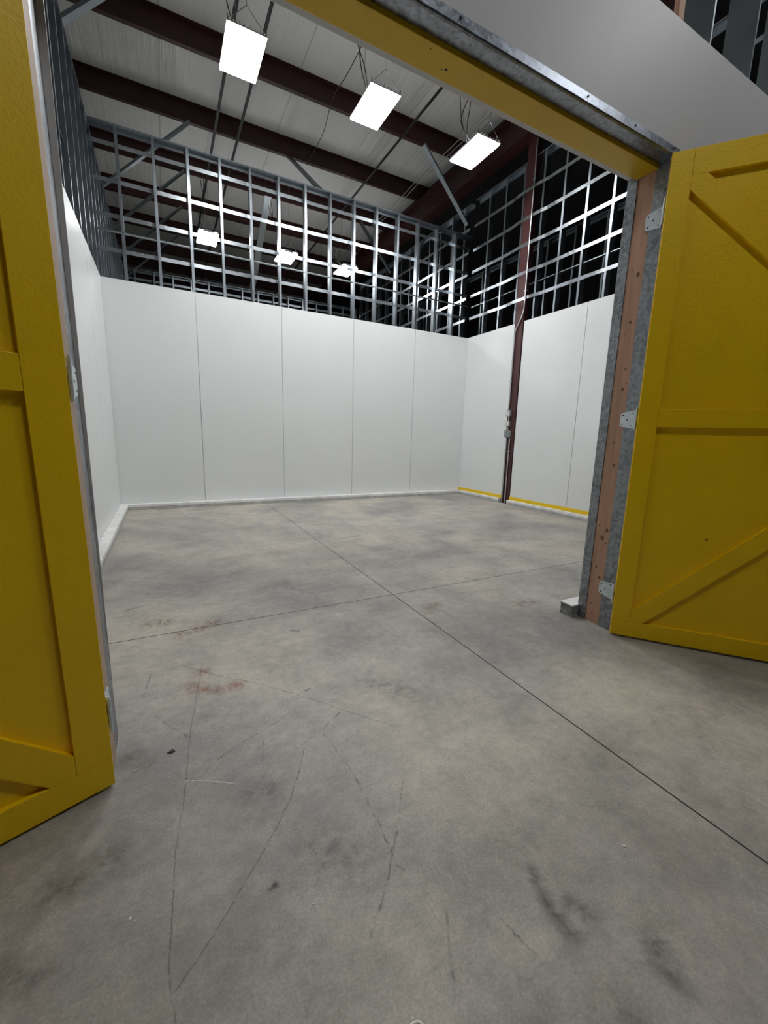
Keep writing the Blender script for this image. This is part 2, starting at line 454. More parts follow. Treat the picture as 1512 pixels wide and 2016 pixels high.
# unseen panels of the neighbouring unit, added white to brighten its ceiling
bm = bmesh.new()
box(bm, (0.02, 5.30, ZB), (W - 0.02, 5.304, HP))
box(bm, (-0.001, 0.12, ZB), (0.003, 5.29, HP)); box(bm, (W - 0.006, 0.12, ZB), (W - 0.002, 5.29, HP))
box(bm, (0.02, 0.095, ZB), (W - 0.02, 0.0985, HP))
struct(new_obj('wall_neighbour_back', bm, M['white']), 'unseen white panel walls added in the next unit to brighten its ceiling', 'wall')

# front wall: panels each side of opening + over the header
f = new_obj
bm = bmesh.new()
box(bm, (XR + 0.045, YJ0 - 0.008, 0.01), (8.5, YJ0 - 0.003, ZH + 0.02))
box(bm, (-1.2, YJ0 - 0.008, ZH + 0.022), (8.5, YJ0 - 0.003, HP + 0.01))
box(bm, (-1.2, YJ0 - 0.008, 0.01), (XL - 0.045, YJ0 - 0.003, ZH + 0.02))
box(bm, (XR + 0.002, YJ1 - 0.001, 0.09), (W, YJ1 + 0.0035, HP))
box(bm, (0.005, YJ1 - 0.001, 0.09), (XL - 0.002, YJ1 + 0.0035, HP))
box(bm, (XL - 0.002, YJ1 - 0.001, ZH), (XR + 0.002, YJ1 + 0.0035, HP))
struct(new_obj('wall_front', bm, M['white_shaded']), 'white panel wall around and above the wide doorway', 'wall')

# ------------------------------------------------------------------ curbs (baseboards)
def curb(name, a, b, label):
    a = Vector(a); b = Vector(b)
    bm = bmesh.new(); box(bm, a, (b.x, b.y, 0.036), 0.003)
    o = new_obj(name, bm, M['curb_low'])
    inset = Vector((0, 0, 0))
    bm = bmesh.new(); box(bm, (a.x, a.y, 0.0385), (b.x, b.y, ZB), 0.003)
    new_obj('upper_board', bm, M['curb'], o)
    struct(o, label, 'baseboard')
    return o
curb('baseboard_back', (0.0, -0.12, 0), (W - 0.02, -0.0065, ZB), 'white painted double curb along the back wall')
curb('baseboard_left', (0.005, YJ1 + 0.03, 0), (0.10, -0.122, ZB), 'white painted double curb along the left wall')
o = curb('baseboard_right', (W - 0.085, -1.262, 0), (W - 0.007, -0.122, ZB), 'white painted curb with yellow strip, behind the red column')
bm = bmesh.new(); box(bm, (W - 0.018, -1.265, ZB + 0.001), (W - 0.0065, -0.01, ZB + 0.056), 0.002)
q = new_obj('yellow_strip', bm, M['yellow_strip'], o); q['label'] = 'yellow strip above the curb'
o2 = curb('baseboard_front', (W - 0.085, YJ1 + 0.15, 0), (W - 0.007, -1.465, ZB), 'white painted curb with yellow strip, nearer than the red column')
o2.name = 'baseboard_right_near'
bm = bmesh.new(); box(bm, (W - 0.018, YJ1 + 0.05, ZB + 0.001), (W - 0.0065, -1.46, ZB + 0.056), 0.002)
q = new_obj('yellow_strip', bm, M['yellow_strip'], o2); q['label'] = 'yellow strip above the curb'
# front inner curb: chipped concrete end visible beside the right jamb
bm = bmesh.new(); box(bm, (2.878, YJ1 - 0.005, 0), (W - 0.09, YJ1 + 0.09, 0.07), 0.006)
r_ = random.Random(3)
bmesh.ops.subdivide_edges(bm, edges=[e for e in bm.edges if e.calc_length() < 0.12], cuts=3, use_grid_fill=True)
for v_ in bm.verts:
    if v_.co.x < 2.9: v_.co += Vector((r_.uniform(-.006, .008), r_.uniform(-.004, .004), r_.uniform(-.003, .003)))
o3 = new_obj('baseboard_front', bm, simple('bare_concrete_curb', (0.30, 0.30, 0.29), 0.85, 0, 0.3, 30, 0.6, 60))
bm = bmesh.new(); box(bm, (2.872, YJ1 - 0.006, 0.0705), (W - 0.09, YJ1 + 0.09, 0.082), 0.003)
new_obj('painted_top', bm, M['curb'], o3)
struct(o3, 'chipped concrete curb with white top poking out beside the right door post', 'baseboard')

# ------------------------------------------------------------------ steel stud framing
def stud_frame(name, label, origin, u, v, length, z0, z1, pitch, first, web=0.092, fl=0.034, straps=(), strap_side=0,
               bridging=None, mt='stud', strap_fn=None, track=True, off=0.0, reverse=False):
    """origin: start on the wall line; u: along wall; v: into the depth. strap_side 0 = room face, 1 = far face"""
    root = empty(name, origin)
    u = Vector(u); v = Vector(v)
    cp = c_profile(web, fl, 0.010)
    if reverse: cp = [(-p[0], p[1]) for p in cp]
    x = first; i = 0
    while x < length - 0.02:
        bm = bmesh.new()
        extrude_poly(bm, cp, u * x + Vector((0, 0, z0)), u, v, (0, 0, z1 - z0 - 0.004))
        new_obj('stud', bm, M[mt], root)
        x += pitch; i += 1
    if track:
        pr = [(-0.003, 0.0), (-0.003, -0.014), (-0.001, -0.014), (-0.001, -0.002), (web + 0.001, -0.002), (web + 0.001, -0.05), (web + 0.003, -0.05), (web + 0.003, 0.0)]
        bm = bmesh.new(); extrude_poly(bm, pr, Vector((0, 0, z1)), v, Vector((0, 0, 1)), u * length)
        new_obj('top_track', bm, M['stud_dull' if mt == 'stud_dull' else 'stud'], root)
    for k, zs in enumerate(straps):
        bm = bmesh.new()
        rr_ = random.Random(int(zs * 100) + len(name))
        n = max(2, int(length / 0.1))
        side = (-0.0012 if strap_side == 0 else web + 0.0012)
        sg = -1 if strap_side == 0 else 1
        rows = []
        ph = rr_.uniform(0, 6)
        for j in range(n + 1):
            s = length * j / n
            dv = abs(math.sin((s - first) / pitch * math.pi)) * 0.004 * (0.6 + 0.8 * math.sin(s * 2.3 + ph))
            tilt = 0.0012 * math.sin(s * 3.1 + ph * 2)
            extra = strap_fn(s) if strap_fn else 0.0
            if extra: dv *= max(0, 1 - extra / 0.0275); tilt *= max(0, 1 - extra / 0.0275)
            base_ = u * s + v * (side + sg * (abs(dv) + extra))
            zz = zs + 0.003 * math.sin(s * 1.7 + ph)
            rows.append([base_ + v * (sg * tilt) + Vector((0, 0, zz + 0.025)), base_ - v * (sg * tilt) + Vector((0, 0, zz - 0.025)),
                         base_ - v * (sg * tilt) + v * (sg * 0.0014) + Vector((0, 0, zz - 0.025)), base_ + v * (sg * tilt) + v * (sg * 0.0014) + Vector((0, 0, zz + 0.025))])
        rv = [[bm.verts.new(p) for p in r] for r in rows]
        for j in range(n):
            for c in range(4):
                d_ = (c + 1) % 4
                bm.faces.new((rv[j][c], rv[j][d_], rv[j + 1][d_], rv[j + 1][c]))
        bm.faces.new(rv[0]); bm.faces.new(rv[-1][::-1])
        new_obj('strap', bm, M['strap' if mt == 'stud' else 'stud_dull'], root)
    if bridging:
        bm = bmesh.new()
        pr = u_profile(0.038, 0.013)
        extrude_poly(bm, pr, v * (web / 2 - 0.019) + Vector((0, 0, bridging)), v, Vector((0, 0, 1)), u * length)
        new_obj('bridging_channel', bm, M['stud_dull'], root)
    return tag(root, label, 'stud framing')

SP3 = (3.425, 3.83, 4.235, 4.65)
stud_frame('stud_frame', 'galvanised stud grid standing on the back wall panels, inside the unit', (0, 0.0, 0), (1, 0, 0), (0, 1, 0), W, 0.0, HT, 0.4064,
           0.275, straps=SP3, strap_side=1, bridging=3.62)
stud_frame('stud_frame', 'galvanised stud framing on top of the left wall, seen nearly edge-on', (-0.0, YJ1, 0), (0, 1, 0), (-1, 0, 0), 5.17, 0.0, HT, 0.4064,
           0.17 , straps=(), strap_side=1, bridging=3.62)
def bulge(s):
    y = YJ1 + s
    t = max(0.0, 1 - abs(y + 1.3625) / 0.36)
    return 0.0275 * min(1.0, t * 2.2)
stud_frame('stud_frame', 'tall galvanised stud grid above the right wall with six rows of flat straps', (W, YJ1, 0), (0, 1, 0), (1, 0, 0), 5.17, 0.0, 5.45, 0.4064,
           0.285, straps=(3.395, 3.795, 4.215, 4.60, 5.01), strap_side=0, bridging=3.60, strap_fn=bulge)
# next unit
stud_frame('stud_frame', 'stud framing of the next unit continuing the right wall line behind the back wall', (W, 0.12, 0), (0, 1, 0), (1, 0, 0), 5.1, 0.0, 5.45, 0.4064,
           0.15, straps=(3.395, 3.795, 4.215, 4.60, 5.01), strap_side=0)
stud_frame('stud_frame', 'stud framing of the next unit continuing the left wall line behind the back wall', (-0.0, 0.12, 0), (0, 1, 0), (-1, 0, 0), 5.1, 0.0, HT, 0.4064,
           0.15, straps=(), strap_side=1)
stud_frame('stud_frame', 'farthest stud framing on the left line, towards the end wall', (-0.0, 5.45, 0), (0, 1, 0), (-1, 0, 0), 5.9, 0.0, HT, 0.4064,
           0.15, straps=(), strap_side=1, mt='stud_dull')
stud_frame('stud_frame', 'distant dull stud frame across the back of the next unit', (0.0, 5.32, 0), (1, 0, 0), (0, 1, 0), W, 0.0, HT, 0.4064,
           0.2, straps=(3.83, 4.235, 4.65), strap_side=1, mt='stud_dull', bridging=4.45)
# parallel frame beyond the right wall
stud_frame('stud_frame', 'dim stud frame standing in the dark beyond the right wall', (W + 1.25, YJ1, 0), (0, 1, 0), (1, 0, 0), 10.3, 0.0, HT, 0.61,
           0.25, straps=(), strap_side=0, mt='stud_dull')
# front frame above the front panels, and side of doorway
fr = stud_frame('stud_frame', 'deep dark studs above the front wall panel at the top right corner', (XR + 0.0, YJ0, 0), (1, 0, 0), (0, 1, 0), 5.4, HP - 0.25, HT, 0.4,
           0.175, web=0.15, fl=0.012, straps=(), strap_side=1, mt='stud_dull')
bm = bmesh.new(); box(bm, (-0.095, 0.004, HP - 0.25), (-0.052, 0.03, HT - 0.01), 0.002)
q = new_obj('wood_stud', bm, M['wood'], fr); q['label'] = 'reddish wooden stud'
fl_ = stud_frame('stud_frame', 'stud framing over the doorway above the header', (0.02, YJ0, 0), (1, 0, 0), (0, 1, 0), 2.7, HP + 0.03, HT, 0.4064,
           0.1, web=0.15, fl=0.05, straps=(), strap_side=1, mt='stud_dull')

# ------------------------------------------------------------------ doorway trim: jambs + header
def jamb(name, x, sgn, label):
    """x: jamb face; sgn +1: body extends to +x"""
    root = empty(name, (x, 0, 0))
    def bx(nm, y0, y1, d0, d1, z0, z1, mt, bev=0.0015):
        bm = bmesh.new(); a, c = sorted((sgn * d0, sgn * d1)); box(bm, (a, y0, z0), (c, y1, z1), bev)
        return new_obj(nm, bm, mt, root)
    # rear steel member, front steel member: folded channels, wood infill
    for nm, y0, y1 in (('rear_steel_stud', YJ1 - (0.055 if sgn > 0 else 0.11), YJ1), ('front_steel_stud', YJ0, YJ0 + 0.075)):
        if sgn < 0 and nm[0] == 'f': continue
        bm = bmesh.new()
        pr = [(0, 0), (0.042, 0), (0.042, 0.002), (0.002, 0.002), (0.002, y1 - y0 - 0.002), (0.042, y1 - y0 - 0.002), (0.042, y1 - y0), (0, y1 - y0)]
        extrude_poly(bm, pr, (0, y0, 0.0), (sgn, 0, 0), (0, 1, 0), (0, 0, ZH))
        o = new_obj(nm, bm, M['jamb'], root)
    o = bx('wood_board', YJ1 - 0.0555 - 0.095 if sgn > 0 else YJ0, YJ1 - (0.0555 if sgn > 0 else 0.1105), 0.004 if sgn > 0 else -0.003, 0.042, 0.0, ZH - 0.022, M['wood'] if sgn > 0 else M['wood_pale'])
    return root
j = jamb('trim_1', XR, 1, 'right'); struct(j, 'right door post of scuffed grey steel with a reddish wood strip', 'door post')
j2 = jamb('trim_2', XL, -1, 'left'); struct(j2, 'left door post, a thin sliver behind the left yellow door', 'door post')
j2.rotation_euler = (0, -0.0101, 0)
root = empty('trim_3', (0, 0, 0)); struct(root, 'door header of grey steel track and glossy yellow board', 'door header')
bm = bmesh.new()
pr = [(YJ0 - 0.012, ZH + 0.032), (YJ0 - 0.013, ZH - 0.002), (YJ0 - 0.010, ZH - 0.008), (YJ0 - 0.004, ZH - 0.011), (YJ0 + 0.06, ZH - 0.009), (YJ0 + 0.062, ZH - 0.006),
      (YJ0 + 0.062, ZH + 0.03), (YJ0 + 0.059, ZH + 0.03), (YJ0 + 0.059, ZH - 0.005), (YJ0 - 0.006, ZH - 0.006), (YJ0 - 0.0095, ZH - 0.002), (YJ0 - 0.009, ZH + 0.032)]
extrude_poly(bm, pr, (XL - 0.04, 0, 0), (0, 1, 0), (0, 0, 1), (XR - XL + 0.075, 0, 0))
q = new_obj('steel_track', bm, M['headsteel'], root); q['label'] = 'grey galvanised steel track'
bm = bmesh.new(); box(bm, (XL - 0.02, YJ0 + 0.063, ZH - 0.026), (XR - 0.001, YJ1 - 0.045, ZH + 0.02), 0.002)
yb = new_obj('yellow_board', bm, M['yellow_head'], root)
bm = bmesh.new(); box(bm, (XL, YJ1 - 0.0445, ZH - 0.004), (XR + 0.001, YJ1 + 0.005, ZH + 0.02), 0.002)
new_obj('white_edge', bm, M['white_shaded'], root)
bm = bmesh.new()
for (x, y, r) in ((1.629, -5.268, 0.0028), (1.645, -5.276, 0.0055), (1.545, -5.318, 0.0022)):
    disc(bm, (x, y, ZH - 0.0272), (0, 0, 1), r, 0.002)
new_obj('screw_hole', bm, M['hole'], root)
bm = bmesh.new()
for x in (0.9, 1.6, 2.27, 2.6, 2.905): disc(bm, (x, YJ0 - 0.0155, ZH + 0.018), (0, 1, 0), 0.004, 0.004)
new_obj('screw', bm, M['hole'], root)
# small dark nail heads in wood strip of right post
bm = bmesh.new()
rr_ = random.Random(5)
for z in (0.06, 0.12, 0.36, 0.52, 0.62, 0.86, 0.95, 1.12, 1.45, 1.53, 1.72, 2.05, 2.3):
    y = rr_.uniform(YJ1 - 0.135, YJ1 - 0.075); disc(bm, (0.0025, y, z), (1, 0, 0), rr_.uniform(0.002, 0.0045), 0.003)
new_obj('nail', bm, M['hole'], j)
km = simple('brown_wood_knot', (0.16, 0.07, 0.04), 0.6)
for z, y, r in ((0.30, -5.30, 0.007), (0.55, -5.285, 0.010), (0.60, -5.31, 0.008), (0.99, -5.30, 0.007), (1.42, -5.295, 0.007), (1.78, -5.29, 0.006), (2.02, -5.30, 0.008)):
    bm = bmesh.new(); disc(bm, (0, 0, 0), (1, 0, 0), r, 0.003, 14)
    for v_ in bm.verts: v_.co.z *= 1.5
    bmesh.ops.translate(bm, vec=(0.0022, y, z), verts=bm.verts)
    new_obj('knot', bm, km, j)

# ------------------------------------------------------------------ yellow doors
def hinge(door, z, sgn, jamb_face_pt):
    pass
def make_door(name, P0, ang, label, H=2.503, Wd=1.262, flip=1):
    """local frame: +x along the door from the hinge, +y behind the visible (braced) face * flip, z up"""
    root = empty(name, (P0[0], P0[1], 0), ang)
    z0 = 0.012
    def piece(nm, a, c, mt=M['yellow'], bev=0.0012):
        bm = bmesh.new(); lo = (min(a[0], c[0]), min(a[1] * flip, c[1] * flip), min(a[2], c[2])); hi = (max(a[0], c[0]), max(a[1] * flip, c[1] * flip), max(a[2], c[2]))
        box(bm, lo, hi, bev); return new_obj(nm, bm, mt, root)
    sw = 0.092; t = 0.019; g = 0.0008
    piece('panel', (0.002, t + 0.0005, z0), (Wd, t + 0.0145, H))
    e = piece('back_edge', (0.0, t + 0.015, z0), (Wd, t + 0.022, H), M['rawedge']); e['label'] = 'pale unpainted door edge'
    piece('stile', (0, 0, z0 + sw + g), (sw, t, H - g if True else H))
    piece('stile', (Wd - sw, 0, z0), (Wd, t, H))
    piece('rail', (0.0, 0, z0), (Wd - sw - g, t, z0 + sw))
    piece('rail', (sw + g, 0, H - sw - 0.022), (Wd - sw - g, t, H))
    piece('rail', (sw + g, 0, 1.208), (Wd - sw - g, t, 1.298))
    # braces: from the hinge side corners to the free edge at mid rail
    def brace(zc, zf, s):
        # polygon clipped inside the field between stile, rail and mid rail
        x0, x1 = sw + g, Wd - sw - g
        zr = (z0 + sw + g) if s > 0 else (H - sw - 0.022 - g)
        zm = (1.208 - g) if s > 0 else (1.298 + g)
        d = 0.128
        if s > 0: pts = [(x0, zr), (x0 + 0.062, zr), (x1, zm - 0.062), (x1, zm), (x1 - 0.062, zm), (x0, zr + 0.062)]
        else: pts = [(x0, zr), (x0, zr - 0.062), (x1 - 0.062, zm), (x1, zm), (x1, zm + 0.062), (x0 + 0.062, zr)]
        bm = bmesh.new()
        extrude_poly(bm, pts, (0, 0, 0), (1, 0, 0), (0, 0, 1), (0, flip * t, 0))
        new_obj('brace', bm, M['yellow'], root)
    brace(0, 0, 1); brace(0, 0, -1)
    return root

angR = math.atan2(-0.77540736, 0.63146134)
angL = math.atan2(-0.36068745, -0.93268674)
dR = make_door('door_1', (2.874, -5.447), angR, 'r', flip=1)
struct(dR, 'right yellow door leaf with mid rail and diagonal braces, swung open', 'door')
dL = make_door('door_2', (0.404, -5.436), angL, 'l', flip=-1)
struct(dL, 'left yellow door leaf, only its hinge side in view, swung wide open', 'door')

for d_, lean in ((dR, -0.006), (dL, -0.0101)):
    d_.rotation_euler = (Matrix.Rotation(lean, 3, 'Y') @ Matrix.Rotation(d_.rotation_euler.z, 3, 'Z')).to_euler()
def add_hinges(door, jx, sgn, pin):
    inv = door.matrix_basis.inverted() if False else None
    ang = door.rotation_euler.z; loc = Vector(door.location)
    Mi = (Matrix.Translation(loc) @ door.rotation_euler.to_matrix().to_4x4()).inverted()
    pin0 = pin
    for z in (0.246, 1.250, 2.262):
        pin = (pin0[0] + (-0.0101 if sgn < 0 else -0.003) * z, pin0[1])
        bm = bmesh.new()
        # barrel
        for k in range(5):
            h0 = z - 0.055 + k * 0.022
            tube(bm, [(pin[0], pin[1], h0 + 0.0006), (pin[0], pin[1], h0 + 0.0214)], 0.0058, 12)
        tube(bm, [(pin[0], pin[1], z - 0.061), (pin[0], pin[1], z + 0.061)], 0.0040, 10)
        # tapered leaf on the post face
        x = jx - sgn * 0.0008
        Lf = [(YJ0 + 0.012, z - 0.050), (YJ0 + 0.012, z + 0.050), (YJ0 + 0.088, z + 0.038), (YJ0 + 0.097, z + 0.030), (YJ0 + 0.097, z - 0.030), (YJ0 + 0.088, z - 0.038)]
        A = [bm.verts.new((x, p[0], p[1])) for p in Lf]; B = [bm.verts.new((x - sgn * 0.0024, p[0], p[1])) for p in Lf]
        n = len(Lf)
        for i in range(n):
            k = (i + 1) % n; bm.faces.new((A[i], A[k], B[k], B[i]))
        bm.faces.new(A[::-1]); bm.faces.new(B)
        # link from leaf to barrel
        a = (x, YJ0 + 0.012); 
        v4 = [bm.verts.new(p) for p in ((x, YJ0 + 0.014, z - 0.048), (x, YJ0 + 0.014, z + 0.048), (pin[0], pin[1], z + 0.048), (pin[0], pin[1], z - 0.048),
                                         (x - sgn * 0.0024, YJ0 + 0.014, z - 0.048), (x - sgn * 0.0024, YJ0 + 0.014, z + 0.048), (pin[0] - sgn * 0.002, pin[1] - 0.002, z + 0.048), (pin[0] - sgn * 0.002, pin[1] - 0.002, z - 0.048))]
        for fc in ((0, 1, 2, 3), (7, 6, 5, 4), (0, 4, 5, 1), (1, 5, 6, 2), (2, 6, 7, 3), (3, 7, 4, 0)): bm.faces.new([v4[i] for i in fc])
        bmesh.ops.transform(bm, matrix=Mi, verts=bm.verts)
        h = new_obj('hinge', bm, M['zinc'], door); h['label'] = 'zinc plated hinge'
        bm = bmesh.new()
        for (yy, zz, r) in ((0.082, 0.025, 0.0042), (0.082, -0.025, 0.0042), (0.056, 0.0, 0.0042), (0.026, 0.033, 0.0034), (0.026, -0.033, 0.0034)):
            disc(bm, (x - sgn * 0.0022, YJ0 + yy, z + zz), (-sgn, 0, 0), r, 0.0008, 14)
        bmesh.ops.transform(bm, matrix=Mi, verts=bm.verts)
        hh_ = new_obj('screw_hole', bm, M['hole'], h)
add_hinges(dR, XR, 1, (2.885, YJ0 - 0.022))
add_hinges(dL, XL, -1, (0.4085, YJ0 - 0.016))
# small knot dents on right door
bm = bmesh.new(); disc(bm, (0.392, 0.0182, 0.625), (0, 1, 0), 0.006, 0.001, 8)
new_obj('dent', bm, simple('darkened_paint_knot', (0.22, 0.13, 0.002), 0.6), dR)

bm = bmesh.new(); box(bm, (6.0, -11.5, 6.42), (12.2, 11.6, 6.5))  # ceiling carried on to the right, with shade put into its colour
struct(new_obj('ceiling_right_shaded', bm, M['shade_wall']), 'ceiling beyond the rafter on the right, coloured dark to read as unlit', 'ceiling')
# ------------------------------------------------------------------ roof steel
pl = {-1: 'dark red roof purlin nearest above the doorway', 0: 'dark red roof purlin crossing behind the three near lights',
      1: 'dark red roof purlin just above the top track of the back stud grid', 2: 'dark red roof purlin first one seen through the back stud grid',
      3: 'dark red roof purlin second one seen through the back stud grid', 4: 'dark red roof purlin third one seen through the back stud grid',
      5: 'dark red roof purlin fourth one seen through the back stud grid', 6: 'dark red roof purlin fifth one seen through the back stud grid',
      7: 'dark red roof purlin farthest of all, near the end wall'}
for k in range(-1, 8):
    y = 0.29 + 1.505 * k
    # Z purlin: web at y-0.065, bottom flange to +y, top flange to -y
    x0 = -5.0
    pr = [(y - 0.067, 6.155), (y - 0.002, 6.155), (y - 0.002, 6.17), (y, 6.17), (y, 6.152), (y - 0.0695, 6.152), (y - 0.0695, 6.413), (y - 0.135, 6.413), (y - 0.135, 6.416), (y - 0.067, 6.416)]
    bm = bmesh.new()
    extrude_poly(bm, pr, (x0, 0, 0), (0, 1, 0), (0, 0, 1), (10.99, 0, 0))
    tag(new_obj('roof_purlin', bm, M['maroon']), pl[k], 'beam', 'roof purlins')
# rafter: I beam along Y
bm = bmesh.new()
pr = [(5.75, 6.150), (5.99, 6.150), (5.99, 6.136), (5.877, 6.136), (5.877, 5.704), (5.99, 5.704), (5.99, 5.690), (5.75, 5.690), (5.75, 5.704), (5.863, 5.704), (5.863, 6.136), (5.75, 6.136)]
extrude_poly(bm, pr, (0, -8.0, 0), (1, 0, 0), (0, 0, 1), (0, 19.3, 0))
tag(new_obj('roof_rafter', bm, M['maroon']), 'deep dark red steel rafter running front to back over the right wall', 'beam')
# column
root = empty('steel_column', (5.99, -1.3625, 0)); tag(root, 'dark red steel column standing in the gap of the right wall', 'column')
bm = bmesh.new(); box(bm, (-0.05, -0.0925, 0.012), (0.05, 0.0925, 5.672), 0.006); new_obj('shaft', bm, M['maroon_col'], root)
bm = bmesh.new(); box(bm, (-0.06, -0.098, 0.0), (0.06, 0.098, 0.012)); new_obj('base_plate', bm, M['maroon_col'], root)
bm = bmesh.new(); box(bm, (-0.09, -0.09, 5.673), (0.0, 0.09, 5.688)); new_obj('cap_plate', bm, M['maroon_col'], root)

# conduits and boxes on the column
cx = 5.94 - 0.016
def conduit(name, pts, r, label, clips=()):
    bm = bmesh.new(); tube(bm, smooth_path(pts, 6), r, 10)
    o = new_obj(name, bm, M['emt'], None, True); tag(o, label, 'conduit')
    for c in clips:
        bm = bmesh.new(); box(bm, (c[0] - r - 0.003, c[1] - r - 0.016, c[2] - 0.009), (c[0] + r + 0.0015, c[1] + r + 0.016, c[2] + 0.009), 0.002)
        new_obj('clip', bm, M['emt'], o)
    return o
conduit('electrical_conduit', [(cx, -1.47, 5.66), (cx, -1.47, 5.4), (cx, -1.47, 4.9), (cx, -1.47, 4.2), (cx, -1.475, 3.6), (cx, -1.475, 3.3), (cx, -1.455, 3.15), (cx, -1.38, 3.02), (cx, -1.325, 2.92), (cx, -1.312, 2.8), (cx, -1.310, 2.4), (cx, -1.310, 1.64)],
        0.0115, 'long grey conduit running down the red column and bending across it', [(cx, -1.47, 5.1), (cx, -1.475, 3.5), (cx, -1.31, 2.1)])
conduit('electrical_conduit', [(cx, -1.312, 0.0), (cx, -1.312, 0.5), (cx, -1.312, 1.145)], 0.0115, 'short conduit from the floor to the grey box, left one')
conduit('electrical_conduit', [(cx, -1.386, 0.0), (cx, -1.386, 0.5), (cx, -1.386, 1.145)], 0.0115, 'short conduit from the floor to the grey box, right one with a clip', [(cx, -1.386, 0.92)])
conduit('electrical_conduit', [(cx, -1.325, 1.29), (cx, -1.325, 1.33)], 0.0115, 'stub of conduit joining the grey box and lower outlet box')
conduit('electrical_conduit', [(cx, -1.33, 1.44), (cx, -1.33, 1.52)], 0.0115, 'stub of conduit joining the two outlet boxes')
def ebox(z, y, s, label, outlet):
    root = empty('outlet_box' if outlet else 'junction_box', (5.9385, y, z - s / 2))
    bm = bmesh.new(); box(bm, (-0.055, -s / 2, 0), (0, s / 2, s), 0.004); new_obj('box_body', bm, M['boxsteel'], root)
    bm = bmesh.new(); box(bm, (-0.0585, -s / 2 - 0.001, -0.001), (-0.0555, s / 2 + 0.001, s + 0.001), 0.001)
    cv = new_obj('cover', bm, M['boxsteel'] if outlet else M['boxgrey'], root)
    if outlet:
        for dy in (-0.024, 0.024):
            bm = bmesh.new(); box(bm, (-0.062, dy - 0.017, 0.014), (-0.0586, dy + 0.017, s - 0.014), 0.0015); rc = new_obj('receptacle', bm, M['recept'], cv)
    tag(root, label, 'electrical box')
ebox(1.568, -1.335, 0.098, 'upper of the two outlet boxes on the red column', True)
ebox(1.395, -1.335, 0.098, 'lower of the two outlet boxes on the red column', True)
ebox(1.222, -1.348, 0.115, 'plain grey junction box under the two outlet boxes', False)

# ------------------------------------------------------------------ high-bay lights
def light(x, y, label, cords, group, lens='led'):
    """x,y centre"""
    w, l, z = 0.385, 0.61, 4.95
    root = empty('high_bay_light', (x, y, z))
    bm = bmesh.new(); box(bm, (-w / 2 + 0.008, -l / 2 + 0.008, 0.0), (w / 2 - 0.008, l / 2 - 0.008, 0.016), 0.003); new_obj('lens', bm, M[lens], root)
    bm = bmesh.new()
    for sx in (-1, 1): box(bm, (sx * 0.13 - 0.03, -l / 2 + 0.05, 0.056), (sx * 0.13 + 0.03, l / 2 - 0.05, 0.060))
    new_obj('added_uplight', bm, M['led_added'], root)
    bm = bmesh.new(); box(bm, (-w / 2, -l / 2, 0.0165), (w / 2, l / 2, 0.032), 0.003)
    for i in range(8):
        xx = -w / 2 + 0.02 + i * (w - 0.04) / 7
        box(bm, (xx - 0.004, -l / 2 + 0.005, 0.032), (xx + 0.004, l / 2 - 0.005, 0.055))
    box(bm, (-0.07, -l / 2 + 0.1, 0.055), (0.07, l / 2 - 0.1, 0.10), 0.004)
    new_obj('housing', bm, M['fixture'], root)
    for sy in (-1, 1):
        bm = bmesh.new(); yy = sy * (l / 2 - 0.01)
        tube(bm, [(-w / 2 + 0.01, yy, 0.03), (0, yy, 0.215)], 0.0028, 6)
        tube(bm, [(w / 2 - 0.01, yy, 0.03), (0, yy, 0.215)], 0.0028, 6)
        tube(bm, [(0, yy, 0.213), (0, yy, 6.41 - z)], 0.0028, 6)
        for sx in (-1, 1): tube(bm, [(sx * (w / 2 - 0.01), yy, 0.03), (sx * (w / 2 - 0.01), yy, 0.075)], 0.006, 6)
        new_obj('hanging_wire', bm, M['wire'], root)
    for c in cords:
        bm = bmesh.new(); tube(bm, smooth_path([Vector(p) for p in c], 6), 0.0055, 7); new_obj('power_cord', bm, M['cord'], root, True)
    return tag(root, label, 'light', group)
CA = [[(-0.05, -0.05, 0.1), (-0.10, -0.10, 0.25), (-0.02, -0.14, 0.55), (-0.08, -0.10, 0.9), (-0.10, -0.1, 1.2)], [(-0.05, -0.05, 0.1), (-0.16, -0.12, 0.35), (-0.10, -0.14, 0.6), (-0.03, -0.10, 0.95), (-0.10, -0.1, 1.2)]]
CB = [[(-0.08, 0.0, 0.1), (-0.20, -0.06, 0.28), (-0.26, -0.06, 0.6), (-0.38, -0.05, 0.95), (-0.36, -0.05, 1.2)], [(-0.08, 0.0, 0.1), (-0.17, -0.08, 0.3), (-0.28, -0.08, 0.55), (-0.30, -0.05, 0.9), (-0.36, -0.05, 1.2)]]
CC = [[(-0.08, -0.02, 0.1), (-0.30, -0.1, 0.2), (-0.36, -0.1, 0.5), (-0.42, -0.06, 0.85), (-0.46, -0.05, 1.2)],
      [(-0.08, -0.02, 0.1), (-0.32, -0.1, 0.22), (-0.22, -0.1, 0.52), (-0.20, -0.1, 0.56), (-0.18, -0.1, 0.50), (-0.20, -0.08, 0.25), (-0.14, 0.0, 0.1)]]
G = 'high-bay lights hung from the roof'
light(1.56, -1.625, 'leftmost and largest-looking bright high-bay light inside the unit', CA, G)
light(3.06, -1.675, 'bright high-bay light in the middle of the three near ones', CB, G)
light(4.59, -1.655, 'rightmost of the three near high-bay lights, beside the red rafter', CC, G)
light(1.625, 3.05, 'leftmost of the three distant high-bay lights behind the stud grid', CA, G)
light(3.24, 3.12, 'middle of the three distant high-bay lights behind the stud grid', CB, G)
light(4.66, 3.12, 'rightmost and smallest distant high-bay light behind the stud grid', CC, G)
light(1.62, -6.95, 'corridor high-bay light overhead, left one, outside the unit', CA, G, 'led_dim')
light(4.6, -6.95, 'corridor high-bay light overhead, right one, outside the unit', CB, G, 'led_dim')

